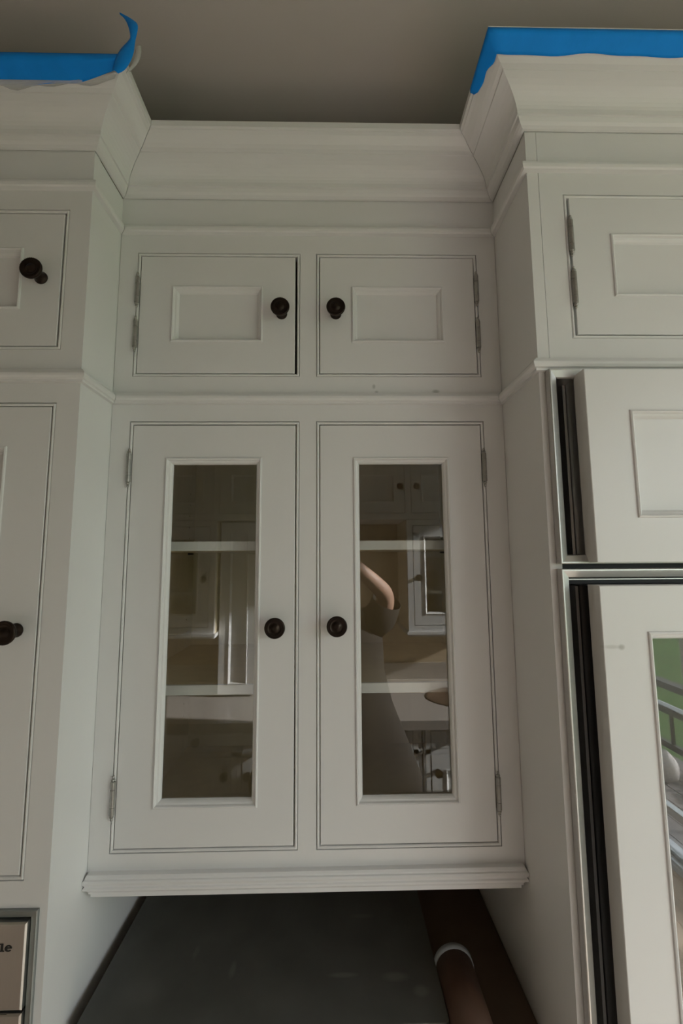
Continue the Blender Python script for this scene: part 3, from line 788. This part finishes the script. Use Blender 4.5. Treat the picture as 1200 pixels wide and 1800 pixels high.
def tube_cloth(name, rings, mat, n=28):
    v = []; f = []
    for (z, rx, ry, x, y) in rings:
        for i in range(n):
            a = 2 * math.pi * i / n
            w = 1 + (0.03 * math.sin(5 * a) if z < 1.0 else 0)
            v.append((x + rx * w * math.cos(a), y + ry * w * math.sin(a), z))
    for k_ in range(len(rings) - 1):
        for i in range(n):
            j = (i + 1) % n; f.append((k_ * n + i, k_ * n + j, (k_ + 1) * n + j, (k_ + 1) * n + i))
    o = mesh_obj(name, v, f, mat, t, True)
    md = o.modifiers.new('thickness', 'SOLIDIFY'); md.thickness = 0.004
    return o
tube_cloth('tunic', [(0.74, 0.335, 0.115, cx, -0.965), (0.80, 0.345, 0.115, cx, -0.965), (0.92, 0.300, 0.118, cx, -0.97), (1.08, 0.235, 0.118, cx, -0.975), (1.20, 0.205, 0.112, cx, -0.985), (1.32, 0.200, 0.108, cx, -0.985),
                     (1.395, 0.195, 0.095, cx, -1.0), (1.435, 0.15, 0.085, cx, -1.0), (1.465, 0.085, 0.075, cx, -0.998), (1.48, 0.068, 0.066, cx, -0.995)], 'cloth')
for s in (1, -1):
    rings = []
    P0 = [Vector((cx + s * 0.15, -1.0, 1.39)), Vector((cx + s * 0.19, -0.975, 1.42)), Vector((cx + s * 0.215, -0.94, 1.49))]
    v = []; f = []; n = 16
    for k_, p in enumerate(P0):
        dirv = (P0[min(k_ + 1, 2)] - P0[max(k_ - 1, 0)]).normalized(); a1 = dirv.cross(Vector((0, 1, 0))).normalized(); a2 = dirv.cross(a1)
        for i in range(n):
            a = 2 * math.pi * i / n; q = p + (a1 * math.cos(a) + a2 * math.sin(a)) * (0.075 - 0.006 * k_)
            v.append(tuple(q))
    for k_ in range(2):
        for i in range(n): j = (i + 1) % n; f.append((k_ * n + i, k_ * n + j, (k_ + 1) * n + j, (k_ + 1) * n + i))
    o = mesh_obj('sleeve', v, f, 'cloth', t, True); md = o.modifiers.new('thickness', 'SOLIDIFY'); md.thickness = 0.003
    tube_cloth('trouser_leg', [(0.10, 0.065, 0.07, cx + s * 0.10, -1.005), (0.50, 0.085, 0.085, cx + s * 0.10, -0.99), (0.90, 0.105, 0.105, cx + s * 0.09, -0.995)], 'trousers')
    vv, ff = lathe([(0, 0.02), (0.03, 0.045), (0.07, 0.05), (0.10, 0.035)], 18, 'Z')
    o = mesh_obj('shoe', [(cx + s * 0.105 + x * 0.9, -0.945 + y * 2.5, max(0.0, z - 0.002)) for x, y, z in vv], ff, 'lettering', t, True)
# hair cap, nose and eyes
vv = []; ff = []; n1, n2 = 20, 10
for i in range(n2 + 1):
    th_ = math.pi * 0.62 * i / n2
    for j in range(n1):
        a = 2 * math.pi * j / n1
        vv.append((cx + 0.083 * math.sin(th_) * math.cos(a), -0.995 + 0.098 * math.sin(th_) * math.sin(a) - 0.018 * (i / n2), 1.685 + 0.105 * math.cos(th_) - (0.05 * (i / n2) if math.sin(a) < 0.2 else -0.02 * (i / n2))))
for i in range(n2):
    for j in range(n1): j2 = (j + 1) % n1; ff.append((i * n1 + j, i * n1 + j2, (i + 1) * n1 + j2, (i + 1) * n1 + j))
o = mesh_obj('hair', vv, ff, 'hair', t, True); md = o.modifiers.new('thickness', 'SOLIDIFY'); md.thickness = 0.006
vv, ff = lathe([(0, 0.014), (0.02, 0.011), (0.032, 0.004)], 12, 'Z')
mesh_obj('nose', [(cx + x, -0.902 + z * 0.6, 1.632 - z * 0.3 + y) for x, y, z in vv], ff, 'skin', t, True)
for s in (1, -1):
    vv, ff = lathe([(-0.010, 0.002), (-0.007, 0.0072), (0, 0.010), (0.007, 0.0072), (0.010, 0.002)], 12, 'Z')
    mesh_obj('eye', [(cx + s * 0.030 + x, -0.906 + z * 0.6, 1.668 + y * 0.6) for x, y, z in vv], ff, 'lettering', t, True)
tag(Geo().box(0.352, 0.502, -0.8255, -0.8175, 1.628, 1.703).build('phone', 'black'), 'black phone held up in both hands by the person taking the picture', 'phone')

# ------------------------------------------------------------------ outdoors, seen mirrored in the refrigerator glass
def height(x, y): return -0.75 + max(0, x - 4.2) * 0.20 + 0.10 * math.sin(x * 0.7 + y * 0.5)
v = []; f = []; nx, ny = 44, 56
for i in range(nx + 1):
    for j in range(ny + 1):
        x = -7.8 + i * 0.75; y = -22 + 0.75 * j; v.append((x, y, height(x, y)))
for i in range(nx):
    for j in range(ny):
        x = -7.8 + i * 0.75; y = -22 + 0.75 * j
        if x < 3.4 and y < 0.9: continue          # the house and its deck stand here
        a = i * (ny + 1) + j; f.append((a, a + ny + 1, a + ny + 2, a + 1))
o = mesh_obj('lawn', v, f, 'lawn', None, True); tag(o, 'green lawn sloping up behind the dark deck railing', 'lawn'); o['kind'] = 'stuff'
t = thing('deck', 'grey board deck outside the glazed door', 'deck', (2.9, -3.0, -0.72))
for i in range(7):
    Geo().box(2.42 + i * 0.145, 2.558 + i * 0.145, -7.0, 0.6, -0.125, -0.10).build('deck_board', 'deck', t)
Geo().box(2.42, 3.42, -7.0, 0.6, -0.72, -0.126).build('deck_frame', 'rail', t)
t = thing('deck_railing', 'dark deck railing with balusters between deck and lawn', 'railing', (3.38, -3.0, -0.1))
for (z0, z1, x0, x1) in ((0.50, 0.555, 3.33, 3.43), (0.28, 0.345, 3.35, 3.41), (-0.02, 0.03, 3.36, 3.40)):
    Geo().box(x0, x1, -7.0, 0.6, z0, z1).build('rail', 'rail', t)
Geo().box(3.335, 3.352, -7.0, 0.6, 0.345, 0.375).build('rail', 'sill', t)
for i in range(6): Geo().box(3.345, 3.415, -7.0 + i * 1.3, -6.93 + i * 1.3, -0.1, 0.52).build('post', 'rail', t)
for i in range(26):
    if i % 5: Geo().box(3.37, 3.39, -7.0 + i * 0.26, -6.975 + i * 0.26, 0.03, 0.28).build('baluster', 'rail', t)
def rock(x, y, z, sx, sy, sz, lab):
    bm = bmesh.new(); bmesh.ops.create_icosphere(bm, subdivisions=3, radius=1)
    for q in bm.verts:
        k_ = 1 + 0.16 * math.sin(q.co.x * 4 + x * 9) + 0.12 * math.sin(q.co.y * 5 + q.co.z * 3 + y)
        q.co = Vector((x + q.co.x * sx * k_, y + q.co.y * sy * k_, max(z, z + sz * 0.8 + q.co.z * sz * k_)))
    me = bpy.data.meshes.new('rock'); bm.to_mesh(me); bm.free(); me.materials.append(M['rock'])
    for p in me.polygons: p.use_smooth = True
    tag(link('rock', me), lab, 'rock', 'rocks on the deck')
rock(3.05, -3.05, -0.0995, 0.10, 0.12, 0.12, 'large pale rounded rock lying on the deck by the railing')
rock(3.14, -2.72, -0.0995, 0.06, 0.10, 0.05, 'small pale flat rock beside the large one on the deck')
